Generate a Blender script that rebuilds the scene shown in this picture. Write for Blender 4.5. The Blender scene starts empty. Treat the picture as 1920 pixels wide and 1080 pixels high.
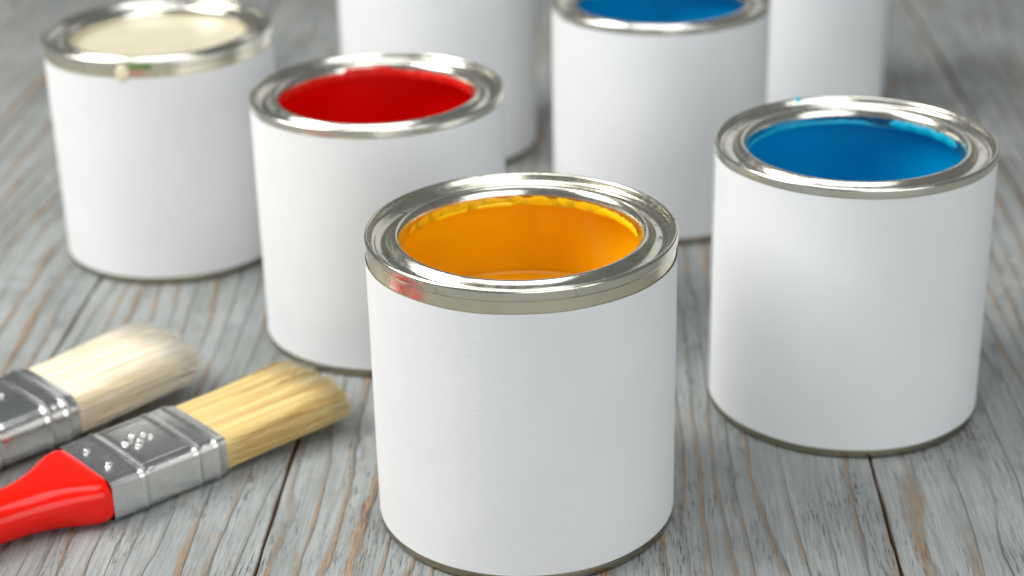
import bpy, bmesh, math, random
from mathutils import Matrix, Vector, noise

random.seed(7)
sc = bpy.context.scene
col = sc.collection
PI = math.pi

# ------------------------------------------------------------------ camera
cam_data = bpy.data.cameras.new('camera')
cam = bpy.data.objects.new('camera', cam_data)
col.objects.link(cam)
cam_data.sensor_width = 36.0
cam_data.lens = 3388.05 / 1920 * 36
cam_data.clip_start = 0.01
cam_data.clip_end = 50
rt = Vector((0.99971522, -0.00971593, -0.02179649))
up = Vector((0.02386391, 0.40702323, 0.91310602))
fw = Vector((0.0, 0.91336613, -0.40713918))
cam.matrix_world = Matrix(((rt.x, up.x, -fw.x, -0.00364285),
                           (rt.y, up.y, -fw.y, -0.53299604),
                           (rt.z, up.z, -fw.z, 0.31836405),
                           (0, 0, 0, 1)))
cam_data.dof.use_dof = True
cam_data.dof.focus_distance = 0.556
cam_data.dof.aperture_fstop = 8.2
cam_data.dof.aperture_blades = 0
sc.camera = cam

# ------------------------------------------------------------------ world and lamps (studio)
w = bpy.data.worlds.new('World')
sc.world = w
w.use_nodes = True
w.node_tree.nodes['Background'].inputs['Color'].default_value = (0.93, 0.97, 1.0, 1)
w.node_tree.nodes['Background'].inputs['Strength'].default_value = 0.17


def area(name, loc, target, sx, sy, power, color=(1, 1, 1)):
    d = bpy.data.lights.new(name, 'AREA')
    d.shape = 'RECTANGLE'
    d.size, d.size_y = sx, sy
    d.energy = power
    d.color = color
    o = bpy.data.objects.new(name, d)
    col.objects.link(o)
    o.location = loc
    o.rotation_euler = (Vector(target) - Vector(loc)).to_track_quat('-Z', 'Y').to_euler()
    return o


area('key_softbox', (-1.05, 0.0, 1.0), (0.0, 0.12, 0.05), 0.8, 0.8, 22.5, (1.0, 0.985, 0.96))
area('top_softbox', (0.0, -0.30, 1.35), (0.02, 0.10, 0.0), 1.1, 0.8, 9.0, (0.97, 0.985, 1.0))
area('front_fill', (0.75, -1.55, 0.62), (0.0, 0.1, 0.05), 1.8, 0.9, 13, (0.97, 0.985, 1.0))
area('rear_fill', (0.75, 2.3, 1.1), (0.05, 0.1, 0.05), 1.7, 1.0, 3.0, (1.0, 0.99, 0.97))  # added lamp behind the cans, brightens reflections in the rim channels

sc.cycles.max_bounces = 8
sc.cycles.diffuse_bounces = 4
sc.cycles.glossy_bounces = 4
sc.view_settings.view_transform = 'Standard'
sc.view_settings.look = 'None'
sc.view_settings.exposure = 0.0
sc.view_settings.gamma = 1.0
sc.view_settings.use_curve_mapping = False


# ------------------------------------------------------------------ material helpers
class NT:
    def __init__(self, name):
        self.m = bpy.data.materials.new(name)
        self.m.use_nodes = True
        self.t = self.m.node_tree
        self.b = self.t.nodes['Principled BSDF']

    def n(self, kind, **kw):
        nd = self.t.nodes.new(kind)
        for k, v in kw.items():
            setattr(nd, k, v)
        return nd

    def set(self, sock, v):
        if isinstance(v, bpy.types.NodeSocket):
            self.t.links.new(v, sock)
        else:
            sock.default_value = v

    def math(self, op, a, b=None, c=None, clamp=False):
        nd = self.n('ShaderNodeMath', operation=op, use_clamp=clamp)
        for i, v in enumerate((a, b, c)):
            if v is not None:
                self.set(nd.inputs[i], v)
        return nd.outputs[0]

    def sstep(self, v, lo, hi, a=0.0, b=1.0):
        nd = self.n('ShaderNodeMapRange', interpolation_type='SMOOTHSTEP')
        self.set(nd.inputs['Value'], v)
        nd.inputs['From Min'].default_value = lo
        nd.inputs['From Max'].default_value = hi
        nd.inputs['To Min'].default_value = a
        nd.inputs['To Max'].default_value = b
        return nd.outputs[0]

    def noise(self, vec, scale, detail=2.0, rough=0.5, dist=0.0):
        nd = self.n('ShaderNodeTexNoise')
        self.set(nd.inputs['Vector'], vec)
        nd.inputs['Scale'].default_value = scale
        nd.inputs['Detail'].default_value = detail
        nd.inputs['Roughness'].default_value = rough
        nd.inputs['Distortion'].default_value = dist
        return nd.outputs['Fac']

    def mix(self, f, a, b):
        nd = self.n('ShaderNodeMix', data_type='RGBA')
        self.set(nd.inputs[0], f)
        self.set(nd.inputs[6], a)
        self.set(nd.inputs[7], b)
        return nd.outputs[2]

    def comb(self, x, y, z):
        nd = self.n('ShaderNodeCombineXYZ')
        for i, v in enumerate((x, y, z)):
            self.set(nd.inputs[i], v)
        return nd.outputs[0]

    def sep(self, v):
        nd = self.n('ShaderNodeSeparateXYZ')
        self.set(nd.inputs[0], v)
        return nd.outputs

    def obj(self):
        return self.n('ShaderNodeTexCoord').outputs['Object']

    def bump(self, h, strength, dist=0.001, chain=None):
        nd = self.n('ShaderNodeBump')
        self.set(nd.inputs['Height'], h)
        nd.inputs['Strength'].default_value = strength
        nd.inputs['Distance'].default_value = dist
        if chain is not None:
            self.set(nd.inputs['Normal'], chain)
        return nd.outputs[0]

    def fin(self, **kw):
        for k, v in kw.items():
            self.set(self.b.inputs[k.replace('_', ' ')], v)
        return self.m


def c4(r, g, b):
    return (r, g, b, 1)


# ------------------------------------------------------------------ materials
def mat_planks():
    k = NT('worn_grey_painted_wood')
    x, y, z = k.sep(k.obj())
    rnd = k.math('MULTIPLY', k.n('ShaderNodeObjectInfo').outputs['Random'], 37.0)
    X = k.math('MULTIPLY', x, 1000.0)      # millimetres
    Y = k.math('MULTIPLY', y, 1000.0)

    def nz(fx, fy, off, detail=2.0, rough=0.5, dist=0.0):
        v = k.comb(k.math('MULTIPLY', X, fx), k.math('MULTIPLY_ADD', Y, fy, rnd), k.math('ADD', rnd, off))
        return k.noise(v, 1.0, detail, rough, dist)
    # growth rings: stretched, flowing along the plank, closing into cathedral arches here and there
    big = k.math('SUBTRACT', nz(0.012, 0.0024, 0.0, 1.0), 0.5)
    mid = k.math('SUBTRACT', nz(0.05, 0.006, 5.0, 2.0), 0.5)
    fine = k.math('SUBTRACT', nz(0.3, 0.03, 9.0, 2.0), 0.5)
    ring = k.math('MULTIPLY', X, 0.105)
    ring = k.math('MULTIPLY_ADD', big, 6.5, ring)
    ring = k.math('MULTIPLY_ADD', mid, 2.0, ring)
    ring = k.math('MULTIPLY_ADD', fine, 0.35, ring)
    fr = k.math('FRACT', ring)
    late = k.math('MULTIPLY', k.sstep(fr, 0.58, 0.86), k.sstep(fr, 0.90, 1.0, 1.0, 0.0))
    # where the paint is rubbed off
    wear = k.math('MULTIPLY_ADD', nz(0.016, 0.006, 21.0, 2.0), 0.9, nz(0.11, 0.014, 14.0, 4.0, 0.6))
    wear = k.math('MULTIPLY_ADD', nz(0.9, 0.16, 17.0, 3.0, 0.7), 0.34, wear)
    bare = k.math('MULTIPLY', k.sstep(wear, 1.10, 1.24), k.sstep(late, 0.45, 0.95))
    thin = k.math('MULTIPLY', k.sstep(wear, 0.92, 1.25), late)
    flake = k.math('MULTIPLY', k.sstep(nz(0.25, 0.035, 33.0, 4.0, 0.65), 0.62, 0.67), k.sstep(wear, 1.0, 1.2))
    bare = k.math('MAXIMUM', bare, flake)
    bare = k.math('MULTIPLY', bare, k.sstep(nz(1.3, 0.22, 71.0, 3.0, 0.65), 0.42, 0.56, 0.08, 1.0))
    # fibres, dark pores, chalky brushing
    fib = nz(3.2, 0.085, 41.0, 3.0, 0.65)
    fib2 = nz(1.1, 0.03, 47.0, 2.0, 0.5)
    pore = k.math('MULTIPLY', k.sstep(nz(2.0, 0.11, 51.0, 3.0, 0.6), 0.57, 0.68), k.sstep(nz(0.10, 0.02, 55.0, 2.0), 0.42, 0.62))
    blot = nz(0.03, 0.012, 61.0, 4.0, 0.6)
    paint = k.mix(k.sstep(blot, 0.3, 0.7), c4(0.315, 0.336, 0.328), c4(0.425, 0.447, 0.437))
    paint = k.mix(k.sstep(fib2, 0.35, 0.7, 0.0, 0.5), paint, c4(0.225, 0.242, 0.236))
    paint = k.mix(k.sstep(fib, 0.5, 0.72, 0.0, 0.5), paint, c4(0.19, 0.195, 0.185))
    paint = k.mix(k.math('MULTIPLY', thin, 0.85), paint, c4(0.25, 0.215, 0.17))
    edge = k.math('MULTIPLY', k.sstep(fr, 0.84, 0.93), k.sstep(fr, 0.96, 1.0, 1.0, 0.0))
    edge = k.math('MULTIPLY', edge, k.sstep(nz(0.08, 0.012, 83.0, 3.0, 0.6), 0.40, 0.62, 0.1, 0.7))
    paint = k.mix(edge, paint, c4(0.15, 0.14, 0.125))
    wood = k.mix(fib, c4(0.27, 0.125, 0.045), c4(0.64, 0.40, 0.20))
    colr = k.mix(k.math('MULTIPLY', bare, 0.78), paint, wood)
    dirt = k.sstep(nz(0.045, 0.02, 77.0, 4.0, 0.7), 0.45, 0.70, 0.0, 0.45)
    colr = k.mix(k.math('MULTIPLY', dirt, k.sstep(fib, 0.3, 0.6, 0.55, 1.0)), colr, c4(0.16, 0.165, 0.155))
    colr = k.mix(k.math('MULTIPLY', pore, 0.7), colr, c4(0.09, 0.085, 0.08))
    h = k.math('MULTIPLY', late, 0.9)
    h = k.math('MULTIPLY_ADD', fib, 0.55, h)
    h = k.math('MULTIPLY_ADD', fib2, 0.5, h)
    h = k.math('MULTIPLY_ADD', pore, -0.7, h)
    h = k.math('MULTIPLY_ADD', bare, -0.25, h)
    return k.fin(Base_Color=colr, Roughness=k.sstep(fib, 0.3, 0.7, 0.52, 0.7), Normal=k.bump(h, 1.0, 0.0007),
                 Specular_IOR_Level=0.35)


def mat_raw():
    k = NT('raw_plank_edge')
    n = k.noise(k.obj(), 90, 4, 0.6)
    return k.fin(Base_Color=k.mix(n, c4(0.08, 0.05, 0.03), c4(0.38, 0.24, 0.13)), Roughness=0.85)


def mat_paper():
    k = NT('white_paper')
    o = k.obj()
    f = k.noise(o, 1500, 3, 0.6)
    g = k.noise(o, 30, 3, 0.5)
    x, y, z = k.sep(o)
    fb = k.noise(k.comb(k.math('MULTIPLY', x, 0.35), k.math('MULTIPLY', y, 0.35), k.math('MULTIPLY', z, 2.6)), 700, 2, 0.5)
    c = k.mix(k.sstep(g, 0.3, 0.7), c4(0.80, 0.815, 0.82), c4(0.83, 0.84, 0.845))
    speck = k.sstep(k.noise(o, 420, 1, 0.5), 0.80, 0.83)
    c = k.mix(k.math('MULTIPLY', speck, 0.25), c, c4(0.5, 0.48, 0.45))
    hh = k.math('ADD', k.math('MULTIPLY', f, 0.5), fb)
    b1 = k.bump(hh, 0.16, 0.0003)
    b2 = k.bump(g, 0.06, 0.004, b1)
    return k.fin(Base_Color=c, Roughness=0.95, Normal=b2, Specular_IOR_Level=0.08)


def mat_tin(name, base=(0.80, 0.785, 0.69), grime=0.6, streak=True):
    k = NT(name)
    o = k.obj()
    x, y, z = k.sep(o)
    sm = k.noise(o, 55, 4, 0.6)
    sm2 = k.noise(o, 240, 3, 0.6)
    ang = k.math('ARCTAN2', y, x)
    st = k.noise(k.comb(k.math('MULTIPLY', ang, 160.0), k.math('MULTIPLY', z, 60.0), 0.0), 1.0, 3, 0.6)
    scr = k.noise(k.comb(k.math('MULTIPLY', ang, 14.0), k.math('MULTIPLY', z, 5200.0), 3.0), 1.0, 4, 0.7)
    gm = k.math('MULTIPLY', k.sstep(sm, 0.46, 0.62), k.sstep(scr, 0.50, 0.60))
    gm = k.math('MAXIMUM', gm, k.math('MULTIPLY', k.sstep(sm2, 0.64, 0.72), 0.5))
    colr = k.mix(k.math('MULTIPLY', gm, grime), c4(*base), c4(0.16, 0.15, 0.125))
    colr = k.mix(k.sstep(sm, 0.35, 0.75, 0.0, 0.16), colr, c4(0.55, 0.54, 0.44))
    ro = k.math('ADD', k.sstep(sm2, 0.3, 0.75, 0.15, 0.24), k.math('MULTIPLY', gm, 0.25))
    h = k.math('MULTIPLY_ADD', st, 0.5, sm2) if streak else sm
    return k.fin(Base_Color=colr, Metallic=1.0, Roughness=ro, Normal=k.bump(h, 0.05 if streak else 0.008, 0.0012))


def mat_paint(name, c, rough=0.22, mottle=None, bump=0.0, sss=0.0):
    k = NT(name)
    o = k.obj()
    g = k.noise(o, 60, 3, 0.5)
    colr = k.mix(k.sstep(g, 0.3, 0.7), c4(*c), c4(*[v * 0.92 for v in c]))
    kw = {}
    if mottle:
        m = k.noise(o, 260, 4, 0.65)
        colr = k.mix(k.sstep(m, 0.46, 0.6), c4(*c), c4(*mottle))
        kw['Normal'] = k.bump(m, 0.6, 0.0008)
    elif bump:
        kw['Normal'] = k.bump(g, bump, 0.004)
    return k.fin(Base_Color=colr, Roughness=rough, Specular_IOR_Level=0.35, Coat_Weight=0.06, Coat_Roughness=0.08, **kw)


def mat_bristle(name, dark, light, tip):
    k = NT(name)
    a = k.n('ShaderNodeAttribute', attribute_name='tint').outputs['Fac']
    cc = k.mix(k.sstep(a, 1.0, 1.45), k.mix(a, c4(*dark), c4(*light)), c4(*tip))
    m = k.fin(Base_Color=cc, Roughness=0.5, Specular_IOR_Level=0.35)
    tr = k.n('ShaderNodeBsdfTranslucent')
    k.set(tr.inputs['Color'], cc)
    mx = k.n('ShaderNodeMixShader')
    mx.inputs[0].default_value = 0.06
    k.t.links.new(k.b.outputs[0], mx.inputs[1])
    k.t.links.new(tr.outputs[0], mx.inputs[2])
    k.t.links.new(mx.outputs[0], k.t.nodes['Material Output'].inputs['Surface'])
    return m


M_PLANK = mat_planks()
M_RAW = mat_raw()
M_PAPER = mat_paper()
M_TIN = mat_tin('tinplate')
M_TIN_DIRTY = mat_tin('scuffed_tinplate', (0.76, 0.745, 0.63), 0.9)
M_BAND = mat_tin('pale_gold_tin_band', (0.80, 0.765, 0.60), 0.12)
M_SEAM = mat_tin('dull_tinplate_seam', (0.36, 0.33, 0.25), 0.8)
M_STEEL = NT('nickel_ferrule')
M_STEEL = M_STEEL.fin(Base_Color=c4(0.72, 0.725, 0.715), Metallic=1.0,
                      Roughness=M_STEEL.sstep(M_STEEL.noise(M_STEEL.obj(), 120, 3, 0.6), 0.3, 0.7, 0.22, 0.29))
PAINT = {
    'yellow': mat_paint('orange_yellow_paint', (1.0, 0.56, 0.001)),
    'red': mat_paint('red_paint', (0.82, 0.003, 0.002)),
    'blue': mat_paint('blue_paint', (0.0, 0.39, 0.70)),
    'cream': mat_paint('cream_paint', (0.72, 0.655, 0.47), 0.35),
}
SMEAR = {
    'yellow': mat_paint('dried_yellow_smear', (0.86, 0.53, 0.005), 0.35, (0.58, 0.36, 0.012)),
    'bead': mat_paint('thick_yellow_bead', (0.98, 0.64, 0.004), 0.3, bump=0.4),
    'red': mat_paint('dried_red_smear', (0.66, 0.01, 0.006), 0.35, (0.75, 0.03, 0.02)),
    'blue': mat_paint('dried_turquoise_smear', (0.0, 0.34, 0.55), 0.35, (0.005, 0.47, 0.58)),
    'cream': mat_paint('cream_drip', (0.87, 0.80, 0.56), 0.3),
    'green': mat_paint('green_smear', (0.10, 0.25, 0.04), 0.35),
}
M_RED_PLASTIC = NT('glossy_red_lacquer')
M_RED_PLASTIC = M_RED_PLASTIC.fin(Base_Color=c4(0.88, 0.007, 0.0), Roughness=0.22, Specular_IOR_Level=0.3, Coat_Weight=0.2, Coat_Roughness=0.05,
                                  Normal=M_RED_PLASTIC.bump(M_RED_PLASTIC.noise(M_RED_PLASTIC.obj(), 70, 2, 0.5), 0.05, 0.004))
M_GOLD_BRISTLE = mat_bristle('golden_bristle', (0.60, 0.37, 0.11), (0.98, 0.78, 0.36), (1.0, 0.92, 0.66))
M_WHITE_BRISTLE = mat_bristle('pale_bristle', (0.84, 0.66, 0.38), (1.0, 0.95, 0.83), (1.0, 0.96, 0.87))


# ------------------------------------------------------------------ mesh helpers
def link(name, me, mats, parent=None, smooth=True):
    o = bpy.data.objects.new(name, me)
    col.objects.link(o)
    for m in (mats if isinstance(mats, (list, tuple)) else [mats]):
        me.materials.append(m)
    if smooth:
        me.polygons.foreach_set('use_smooth', [True] * len(me.polygons))
    if parent is not None:
        o.parent = parent
    return o


def mesh(verts, faces):
    me = bpy.data.meshes.new('mesh')
    me.from_pydata(verts, [], faces)
    me.update()
    return me


def lathe(profile, n=160, closed=False, cap=False, warp=None):
    """profile: list of (r, z) in metres, turned about z."""
    V, F = [], []
    m = len(profile)
    for i in range(n):
        a = 2 * PI * i / n
        for r, z in profile:
            if warp:
                r, z = warp(a, r, z)
            V.append((r * math.cos(a), r * math.sin(a), z))
    segs = m if closed else m - 1
    for i in range(n):
        j = (i + 1) % n
        for q in range(segs):
            q2 = (q + 1) % m
            F.append((i * m + q, j * m + q, j * m + q2, i * m + q2))
    if cap:
        F.append(tuple(i * m for i in range(n))[::-1])
        F.append(tuple(i * m + m - 1 for i in range(n)))
    return mesh(V, F)


def fillet(pts, rad, steps=3):
    """round the corners of an open (r, z) polyline, millimetres in, metres out"""
    out = []
    P = [Vector(p) for p in pts]
    for i, p in enumerate(P):
        if i in (0, len(P) - 1):
            out.append(p)
            continue
        a, b = P[i - 1] - p, P[i + 1] - p
        d = min(rad, a.length * 0.45, b.length * 0.45)
        s, e = p + a.normalized() * d, p + b.normalized() * d
        for t in range(steps + 1):
            u = t / steps
            out.append(s * (1 - u) ** 2 + p * 2 * u * (1 - u) + e * u * u)
    return [(v.x / 1000, v.y / 1000) for v in out]


def pn(x, y, z):
    return noise.noise(Vector((x, y, z)))


# ------------------------------------------------------------------ tabletop
SKEW = math.radians(3.2)
table = bpy.data.objects.new('tabletop', None)
me = bpy.data.meshes.new('tabletop_base')
bm = bmesh.new()
bmesh.ops.create_cube(bm, size=1.0)
bmesh.ops.scale(bm, vec=(1.7, 2.2, 0.02), verts=bm.verts)
bmesh.ops.translate(bm, vec=(0.02, 0.40, -0.0305), verts=bm.verts)
bm.to_mesh(me)
bm.free()
table = link('tabletop', me, M_RAW, smooth=False)
table['kind'] = 'structure'
table['label'] = 'tabletop of worn grey painted planks under the cans and brushes'

edges = [-0.722, -0.617, -0.512, -0.407, -0.302, -0.197, -0.0863, 0.0170, 0.1202, 0.226, 0.331, 0.436, 0.541, 0.646, 0.751]
for i in range(len(edges) - 1):
    a, b = edges[i], edges[i + 1]
    cx = (a + b) / 2
    hw = (b - a) / 2 - 0.00042
    NY = 300
    y0, y1 = -0.62, 1.42
    V, F, MI = [], [], []
    lift = random.uniform(-0.0002, 0.0002)
    for j in range(NY + 1):
        y = y0 + (y1 - y0) * j / NY
        jl = 0.00045 * pn(i * 7.3, y * 38, 0) + 0.0003 * pn(i * 7.3, y * 160, 4)
        jr = 0.00045 * pn(i * 7.3 + 3, y * 38, 0) + 0.0003 * pn(i * 7.3 + 3, y * 160, 4)
        bl = 0.0006 + 0.0004 * pn(i * 3.1, y * 60, 8)
        br = 0.0006 + 0.0004 * pn(i * 3.1 + 5, y * 60, 8)
        L, Rr = -hw + jl, hw + jr
        prof = [(L, -0.0200), (L, -0.0016), (L + bl * 0.35, -0.0005), (L + bl, 0.0)]
        for q in range(1, 6):
            prof.append((L + bl + (Rr - br - L - bl) * q / 6, 0.0))
        prof += [(Rr - br, 0.0), (Rr - br * 0.35, -0.0005), (Rr, -0.0016), (Rr, -0.0200)]
        for (px, pz) in prof:
            V.append((px, y, pz))
    n = 13
    for j in range(NY):
        for q in range(n - 1):
            F.append((j * n + q, j * n + q + 1, (j + 1) * n + q + 1, (j + 1) * n + q))
            MI.append(1 if q in (0, 1, n - 3, n - 2) else 0)
    F.append(tuple(range(n))[::-1]); MI.append(1)
    F.append(tuple(NY * n + q for q in range(n))); MI.append(1)
    me = mesh(V, F)
    o = link('plank', me, [M_PLANK, M_RAW], table, smooth=False)
    me.polygons.foreach_set('material_index', MI)
    o.location = (cx, 0, lift - 0.0002)
    o.rotation_euler = (0, 0, -SKEW)
    # shear-free skew: turn each plank about the world origin
    o.location = Matrix.Rotation(-SKEW, 3, 'Z') @ Vector((cx, 0, lift - 0.0002))

# ------------------------------------------------------------------ paint cans
H = 102.17
RIM = fillet([(49.3, 97.9), (49.75, 98.4), (50.0, 98.9), (50.0, 101.5), (49.3, 102.17), (48.6, 101.7), (48.2, 99.9),
              (47.5, 99.25), (46.8, 99.15), (46.4, 98.75), (45.0, 98.3), (43.2, 98.35), (42.3, 98.9), (41.4, 100.2), (40.3, 101.1), (39.4, 101.0), (38.6, 99.9),
              (38.0, 98.2), (37.95, 95.2), (38.3, 94.3), (39.4, 94.6), (48.6, 95.5)], 0.7, 4)
FOOT = fillet([(46.8, 1.6), (47.6, 0.25), (48.5, 0.0), (49.3, 0.3), (49.65, 0.9), (49.65, 2.2), (49.5, 3.0), (49.3, 3.6)], 0.5, 3)


def can_warp(seed, amp):
    def f(a, r, z):
        d = pn(math.cos(a) * 1.6 + seed, math.sin(a) * 1.6, z * 20) * amp
        e = pn(math.cos(a) * 5 + seed, math.sin(a) * 5, z * 30 + 9) * amp * 0.4
        return r + d + e, z + (d - e) * 0.5
    return f


def label_mesh(seed, z0, z1, r, tilt, seam):
    """a paper wrap with a lapped end, slightly wavy edges"""
    n, m = 220, 26
    V, F = [], []
    lap = 0.10
    for i in range(n + 1):
        t = i / n
        a = seam + t * (2 * PI + lap)
        lift = 0.00028 * max(0.0, (t - 0.955) / 0.045) ** 1.2
        for j in range(m + 1):
            s = j / m
            zz0 = z0 + 0.00022 * pn(math.cos(a) * 2 + seed, math.sin(a) * 2, 1)
            zz1 = z1 + 0.00025 * pn(math.cos(a) * 2 + seed, math.sin(a) * 2, 5) + tilt * math.cos(a - 0.5)
            z = zz0 + (zz1 - zz0) * s
            rr = r + lift + 0.00010 * pn(math.cos(a) * 2.2 + seed, math.sin(a) * 2.2, z * 26) \
                + 0.00005 * pn(math.cos(a) * 9 + seed, math.sin(a) * 9, z * 90)
            V.append((rr * math.cos(a), rr * math.sin(a), z))
    for i in range(n):
        for j in range(m):
            p = i * (m + 1) + j
            F.append((p, p + m + 1, p + m + 2, p + 1))
    me = mesh(V, F)
    return me


def smear_mesh(seed, r, zb, zt, a0, a1, thick=0.00035, jag=0.0016, inward=True):
    """an uneven skin of paint on a cylinder wall between two angles"""
    n = max(24, int((a1 - a0) * 70))
    m = 7
    V, F = [], []
    for i in range(n + 1):
        a = a0 + (a1 - a0) * i / n
        edge = min(1.0, min(i, n - i) / (n * 0.06 + 1))
        j1 = pn(a * 9 + seed, 2, seed) * 0.7 + pn(a * 31 + seed, 5, seed) * 0.5
        j2 = pn(a * 12 + seed, 8, seed) * 0.4
        top = zt + jag * j1
        bot = zb + jag * 0.5 * j2
        mid = (top + bot) / 2
        top, bot = mid + (top - mid) * edge, mid + (bot - mid) * edge
        for j in range(m + 1):
            s = j / m
            t = thick * math.sin(PI * s) ** 0.5 * (0.35 + 0.65 * edge) * (1 + 0.5 * pn(a * 25, s * 3, seed))
            rr = r - t if inward else r + t
            V.append((rr * math.cos(a), rr * math.sin(a), bot + (top - bot) * s))
    for i in range(n):
        for j in range(m):
            p = i * (m + 1) + j
            F.append((p, p + m + 1, p + m + 2, p + 1))
    return mesh(V, F)


def blob_mesh(seed, rx, ry, rz):
    bm = bmesh.new()
    bmesh.ops.create_icosphere(bm, subdivisions=3, radius=1.0)
    for v in bm.verts:
        d = 1 + 0.25 * pn(v.co.x * 1.3 + seed, v.co.y * 1.3, v.co.z * 1.3)
        v.co = Vector((v.co.x * rx, v.co.y * ry, v.co.z * rz)) * d
    me = bpy.data.meshes.new('blob')
    bm.to_mesh(me)
    bm.free()
    return me


def make_can(seed, x, y, paint, level, top, label, rim_mat, rot=0.0, seam=0.6, tilt=0.0):
    t = bpy.data.objects.new('paint_can', None)
    t.empty_display_size = 0.05
    col.objects.link(t)
    t.location = (x, y, 0)
    t.rotation_euler = (0, 0, rot)
    t['label'] = label
    t['category'] = 'paint can'
    t['group'] = 'open paint cans standing on the planks'
    link('body', lathe([(0.04945, 0.003), (0.0495, 0.030), (0.0495, 0.070), (0.04945, 0.0985)], 160, warp=can_warp(seed, 0.00006)), M_BAND, t)
    link('foot_seam', lathe(FOOT, 160, warp=can_warp(seed + 4, 0.00006)), M_SEAM, t)
    link('paper_label', label_mesh(seed, 0.0034, top, 0.04978, tilt, seam), M_PAPER, t)
    link('rim', lathe(RIM, 200, warp=can_warp(seed + 9, 0.00011)), rim_mat, t)
    pm = PAINT[paint]
    link('paint_coating', lathe([(0.0482, 0.0030), (0.0482, 0.060), (0.0482, 0.0935), (0.0470, 0.0945), (0.0388, 0.0943)], 128), pm, t)
    n = 96
    V = [(0, 0, level)]
    F = []
    rings = [(0.015, 0), (0.030, 0), (0.042, 0.00005), (0.0462, 0.0002), (0.0476, 0.0007), (0.0481, 0.0016)]
    for k, (r, dz) in enumerate(rings):
        for i in range(n):
            a = 2 * PI * i / n
            V.append((r * math.cos(a), r * math.sin(a), level + dz + 0.0002 * pn(r * 60 * math.cos(a) + seed, r * 60 * math.sin(a), 3)))
    for i in range(n):
        F.append((0, 1 + i, 1 + (i + 1) % n))
    for k in range(len(rings) - 1):
        for i in range(n):
            j = (i + 1) % n
            F.append((1 + k * n + i, 1 + (k + 1) * n + i, 1 + (k + 1) * n + j, 1 + k * n + j))
    link('paint', mesh(V, F), pm, t)
    return t


yellow = make_can(1.3, -0.0004, 0.0, 'yellow', 0.0645, 0.0942,
                  'sharp foreground can of orange-yellow paint with a bare tin band above its white label', M_TIN_DIRTY, seam=2.2)
link('paint_smear', smear_mesh(1.0, 0.03795, 0.0946, 0.0976, 0.05, 2.95, 0.0002, 0.0010), SMEAR['yellow'], yellow)
link('paint_bead', smear_mesh(2.0, 0.0376, 0.0943, 0.0958, 1.62, 1.98, 0.0004, 0.0005), SMEAR['bead'], yellow)
link('paint_bead', smear_mesh(3.0, 0.0376, 0.0943, 0.0956, 2.05, 2.42, 0.0003, 0.0006), SMEAR['bead'], yellow)
link('paint_bead', smear_mesh(5.0, 0.0377, 0.0950, 0.0972, 0.10, 0.80, 0.0003, 0.0010), SMEAR['bead'], yellow)

red = make_can(5.1, -0.0550, 0.148, 'red', 0.050, 0.0985,
               'can of red paint behind the two brushes, between the cream and yellow cans', M_TIN, seam=2.6)
link('paint_smear', smear_mesh(11.0, 0.03795, 0.0946, 0.0982, 0.2, 3.0, 0.0004, 0.0010), SMEAR['red'], red)
link('paint_smear', smear_mesh(12.0, 0.0382, 0.0975, 0.0994, 1.45, 2.0, 0.0007, 0.0008), SMEAR['red'], red)

blue = make_can(8.7, 0.1198, 0.0752, 'blue', 0.050, 0.0985,
                'can of blue paint at the right edge with a turquoise smear inside its rim', M_TIN, seam=3.05)
link('paint_smear', smear_mesh(21.0, 0.03795, 0.0948, 0.0980, 0.12, 1.05, 0.0005, 0.0010), SMEAR['blue'], blue)
link('paint_smear', smear_mesh(22.0, 0.03795, 0.0945, 0.0962, 1.2, 2.9, 0.0004, 0.0008), SMEAR['blue'], blue)
sp = link('paint_spot', blob_mesh(2.0, 0.0012, 0.0016, 0.0011), SMEAR['blue'], blue)
sp.location = (0.0492 * math.cos(1.84), 0.0492 * math.sin(1.84), 0.1017)

cream = make_can(12.9, -0.1573, 0.2433, 'cream', 0.0962, 0.0945,
                 'can filled with cream paint at the far left, a cream drip on its tin band', M_TIN, seam=1.2)
dr = link('paint_drip', blob_mesh(5.0, 0.0027, 0.0007, 0.0040), SMEAR['cream'], cream)
an = math.radians(262)
dr.location = (0.0497 * math.cos(an), 0.0497 * math.sin(an), 0.0970)
dr.rotation_euler = (0, 0, an + PI / 2)
link('paint_smear', smear_mesh(31.0, 0.0500, 0.0983, 0.1003, math.radians(265), math.radians(277), 0.0003, 0.0005, False), SMEAR['green'], cream)

bblue = make_can(17.2, 0.0674, 0.2739, 'blue', 0.050, 0.0985,
                 'can of blue paint cut by the top edge of the picture, behind the yellow can', M_TIN, seam=1.0)
wl = make_can(22.4, -0.0390, 0.372, 'cream', 0.060, 0.0985,
              'white labelled can directly behind the red can, its rim out of the picture', M_TIN, seam=1.4)
wr = make_can(27.5, 0.1515, 0.418, 'cream', 0.060, 0.0985,
              'white labelled can furthest back on the right, half hidden by the rear blue can', M_TIN, seam=1.4)


# ------------------------------------------------------------------ brushes
def loft(stations, n, capa=True):
    V, F = [], []
    for (x, fn) in stations:
        for i in range(n):
            a = 2 * PI * i / n
            yv, zv = fn(a)[:2]
            V.append((x, yv, zv))
    for s in range(len(stations) - 1):
        for i in range(n):
            j = (i + 1) % n
            F.append((s * n + i, s * n + j, (s + 1) * n + j, (s + 1) * n + i))
    if capa:
        F.append(tuple(range(n))[::-1])
        F.append(tuple((len(stations) - 1) * n + i for i in range(n)))
    return mesh(V, F)


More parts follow.
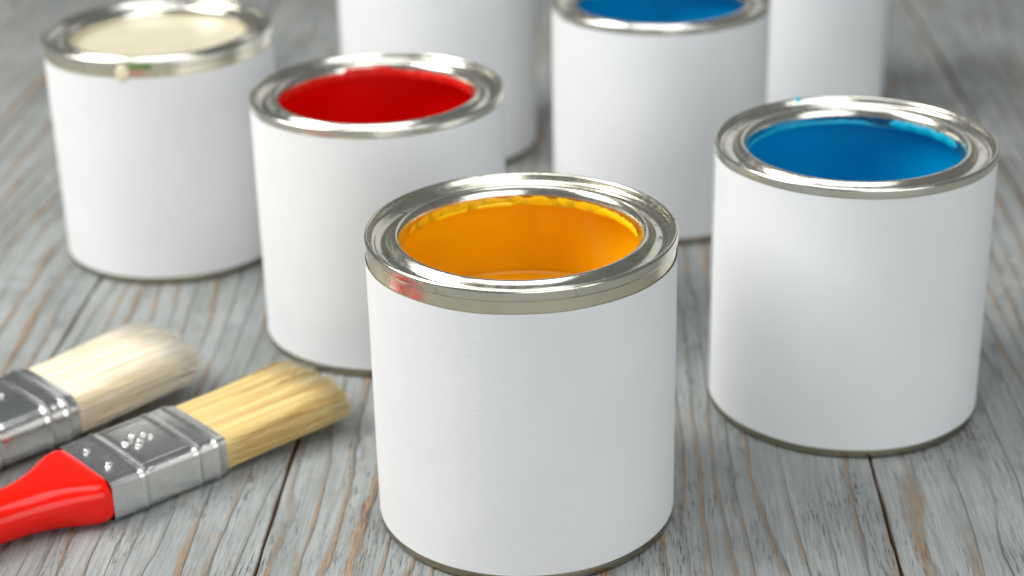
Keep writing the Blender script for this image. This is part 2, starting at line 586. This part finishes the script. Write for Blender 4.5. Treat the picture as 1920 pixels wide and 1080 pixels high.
def even_section(hw, ht, e, n=96):
    """evenly spaced (y, z, ny, nz) round a softly domed rounded rectangle; e is corner radius / half thickness"""
    rc = e * ht
    pts = []
    for k, (sx, sy) in enumerate(((1, 1), (-1, 1), (-1, -1), (1, -1))):
        for j in range(200):
            t = (k + j / 200) * PI / 2
            pts.append((sx * (hw - rc) + rc * math.cos(t), sy * (ht - rc) + rc * math.sin(t), math.cos(t), math.sin(t)))
    pts.append(pts[0])
    L = [0]
    for i in range(len(pts) - 1):
        L.append(L[-1] + math.dist(pts[i][:2], pts[i + 1][:2]))
    out, k = [], 0
    for i in range(n):
        t = L[-1] * i / n
        while L[k + 1] < t:
            k += 1
        u = (t - L[k]) / max(1e-9, L[k + 1] - L[k])
        y, z, ny, nz = [pts[k][m] * (1 - u) + pts[k + 1][m] * u for m in range(4)]
        dome = 1 + 0.07 * (1 - (y / hw) ** 2)
        out.append((y, z * dome, ny, nz))
    return out


def make_brush(loc, rotz, hw, ht, e, fl, ribs, blen, bmat, label, flower, rivets, spread, seed, handle_mat, rise=0.0, pitch=0.0):
    R = random.Random(seed)
    t = bpy.data.objects.new('paint_brush', None)
    t.empty_display_size = 0.03
    col.objects.link(t)
    t.location = loc
    t.rotation_euler = (0, pitch, rotz)
    t['label'] = label
    t['category'] = 'paint brush'
    t['group'] = 'flat paint brushes lying on the planks'
    # handle
    n = 96
    hs = [(0.0012, 0.93, 0.90), (0.0004, 0.985, 0.985), (-0.0006, 1.01, 1.04), (-0.0025, 1.02, 1.06), (-0.006, 0.98, 1.06), (-0.010, 0.87, 1.05),
          (-0.015, 0.72, 1.03), (-0.020, 0.605, 1.01), (-0.026, 0.52, 1.0), (-0.034, 0.46, 1.0), (-0.045, 0.44, 1.0), (-0.060, 0.47, 1.02),
          (-0.080, 0.54, 1.03), (-0.100, 0.57, 1.0), (-0.115, 0.54, 0.92), (-0.125, 0.44, 0.78), (-0.131, 0.25, 0.5), (-0.1325, 0.08, 0.2)]
    st = []
    for x, a, b in hs:
        ee = min(0.97, max(e, 0.75) + max(0, -x - 0.006) * 20)
        S = even_section(hw * a, ht * b, min(ee, 0.97 * hw * a / (ht * b)), n)
        st.append((x, (lambda S: (lambda ang: S[int(round(ang / (2 * PI) * n)) % n]))(S)))
    h = link('handle', loft(st, n), handle_mat, t)
    sb = h.modifiers.new('smooth', 'SUBSURF')
    sb.levels = sb.render_levels = 1
    # ferrule
    n = 240
    S = even_section(hw, ht, e, n)
    xs = [fl * i / 150 for i in range(151)]
    V, F = [], []
    for x in xs:
        d = 0.0
        for rx, rh in ribs:
            u = (x - rx) / 0.0009
            d += rh * math.exp(-u * u) - rh * 0.25 * math.exp(-((x - rx - 0.0024) / 0.0013) ** 2)
        end = 0.0006 * max(0.0, (x - (fl - 0.0025)) / 0.0025)
        for (yv, zv, nx, nz) in S:
            line = 0.0
            for ly in (-0.80 * hw, 0.80 * hw):
                line += 0.00022 * math.exp(-((yv - ly) / 0.0005) ** 2) * (1 if abs(zv) > ht * 0.5 else 0)
            if ribs[0][0] > x or x > ribs[-2][0]:
                line *= 0.3
            dd = d + line - end + 0.00004 * pn(x * 60 + seed, yv * 60, zv * 60)
            V.append((x, yv + nx * dd, zv + nz * dd))
    m = len(xs)
    for s in range(m - 1):
        for i in range(n):
            j = (i + 1) % n
            F.append((s * n + i, s * n + j, (s + 1) * n + j, (s + 1) * n + i))
    fe = link('ferrule', mesh(V, F), M_STEEL, t)

    def top_z(yv):
        u = min(0.999, abs(yv) / hw)
        return ht * (1 + 0.07 * (1 - u * u))
    for k, (dx, dy, r) in enumerate(flower):
        b = link('embossed_dot', blob_mesh(seed + k, r * 1.25, r, 0.0011), M_STEEL, fe)
        b.location = (fl * 0.47 + dx, dy, top_z(dy) + 0.00015)
    for k, (dx, dy) in enumerate(rivets):
        b = link('rivet', blob_mesh(seed + 20 + k, 0.0012, 0.0012, 0.0011), M_STEEL, fe)
        b.location = (dx, dy, top_z(dy) + 0.0002)
    # bristles: thin tapered hairs around a packed core
    V, F, T = [], [], []
    NH = 7000
    core = even_section(hw * 0.93, ht * 0.88, e, 80)
    for x, sc_, dz in ((fl - 0.003, 1.0, 0.0), (fl + blen * 0.35, 0.98, -0.0001), (fl + blen * 0.62, 0.95, -0.0003), (fl + blen * 0.95, 0.86, -0.0006)):
        for yv, zv, _a, _b in core:
            V.append((x, yv * sc_ * (1 + spread * ((x - fl) / blen) ** 2), zv * sc_ + dz + rise * max(0, (x - fl) / blen) ** 1.3)); T.append(min(1, max(0, 0.5 + 0.6 * pn(yv * 420 + seed, zv * 150, 7.0))))
    for s in range(3):
        for i in range(80):
            j = (i + 1) % 80
            F.append((s * 80 + i, s * 80 + j, (s + 1) * 80 + j, (s + 1) * 80 + i))
    F.append(tuple(3 * 80 + i for i in range(80)))
    for h_ in range(NH):
        # mostly near the surface of the bundle
        while True:
            u, v = R.uniform(-1, 1), R.uniform(-1, 1)
            rr = (abs(u) ** 5 + abs(v) ** 5) ** 0.2
            if rr <= 1 and (rr > 0.72 or R.random() < 0.35):
                break
        y0, z0 = u * hw * 0.955, v * ht * 0.92
        clump = pn(u * 5 + seed, v * 2, 1.0)
        ln = blen * (1.0 - 0.045 * u * u - 0.02 * v * v) + R.gauss(0, 0.0016) - abs(R.gauss(0, 0.0012)) + 0.0016 * clump
        sp_ = spread + R.gauss(0, 0.02)
        y1 = y0 * (1 + sp_) + R.gauss(0, 0.0005) + 0.0010 * clump
        z1 = z0 * 0.84 + R.gauss(0, 0.0004) + 0.0006 * pn(u * 7, v * 3 + seed, 4.0) - 0.0006 + rise
        if R.random() < 0.035:
            y1 += R.gauss(0, 0.0018); z1 += abs(R.gauss(0, 0.0009)); ln *= R.uniform(0.86, 1.02)
        bow = R.gauss(0, 0.0003)
        rad = R.uniform(0.00012, 0.0002)
        base = len(V)
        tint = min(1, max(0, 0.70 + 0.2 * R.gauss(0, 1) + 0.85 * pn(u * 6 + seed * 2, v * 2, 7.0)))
        for q in range(5):
            s = q / 4
            x = fl - 0.002 + (ln + 0.002) * s
            yy = y0 + (y1 - y0) * s ** 1.4 + bow * math.sin(PI * s)
            zz = z0 + (z1 - z0) * s ** 1.3 + bow * 0.6 * math.sin(PI * s)
            rd = rad * (1 - 0.25 * s ** 4)
            for g in range(3):
                ag = 2 * PI * g / 3 + h_
                V.append((x, yy + rd * math.cos(ag), zz + rd * math.sin(ag)))
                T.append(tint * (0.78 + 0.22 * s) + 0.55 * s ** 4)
        for q in range(4):
            for g in range(3):
                g2 = (g + 1) % 3
                F.append((base + q * 3 + g, base + q * 3 + g2, base + q * 3 + 3 + g2, base + q * 3 + 3 + g))
        F.append((base + 12, base + 13, base + 14))
    me = mesh(V, F)
    at = me.attributes.new('tint', 'FLOAT', 'POINT')
    at.data.foreach_set('value', T)
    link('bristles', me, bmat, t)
    return t


DOTS = [(x * 1.15, y * 1.15, q * 0.95) for x, y, q in [(-0.0028, 0.0016, 0.0017), (0.0005, 0.0040, 0.0013), (0.0008, -0.0002, 0.0013), (0.0034, 0.0022, 0.0011), (-0.0008, -0.0024, 0.0013), (0.0046, 0.0000, 0.0008)]]
ang = math.radians(41.5)
c, s = math.cos(ang), math.sin(ang)
# origin of a brush is where handle and ferrule meet
make_brush((-0.1348 - 0.022 * c, 0.0212 - 0.022 * s, 0.0083), ang, 0.0186, 0.0075, 0.36, 0.046,
           [(0.0125, 0.00045), (0.0340, 0.00045), (0.0420, 0.00045)], 0.053, M_GOLD_BRISTLE,
           'paint brush with golden bristles and a glossy red handle, nearest the camera',
           DOTS, [(0.0050, 0.0060), (0.0058, -0.0075), (0.0048, -0.0088)], 0.14, 3, M_RED_PLASTIC, 0.0022)
ang2 = math.radians(43.5)
c, s = math.cos(ang2), math.sin(ang2)
make_brush((-0.176 - 0.046 * c, 0.066 - 0.046 * s, 0.0095), ang2, 0.0208, 0.0088, 0.72, 0.046,
           [(0.0125, 0.0005), (0.0335, 0.0005), (0.0410, 0.0005)], 0.053, M_WHITE_BRISTLE,
           'paint brush with pale cream bristles behind the golden one, cut by the frame',
           DOTS, [(0.0050, 0.0060), (0.0058, -0.0075)], 0.10, 8, M_RED_PLASTIC, 0.004)
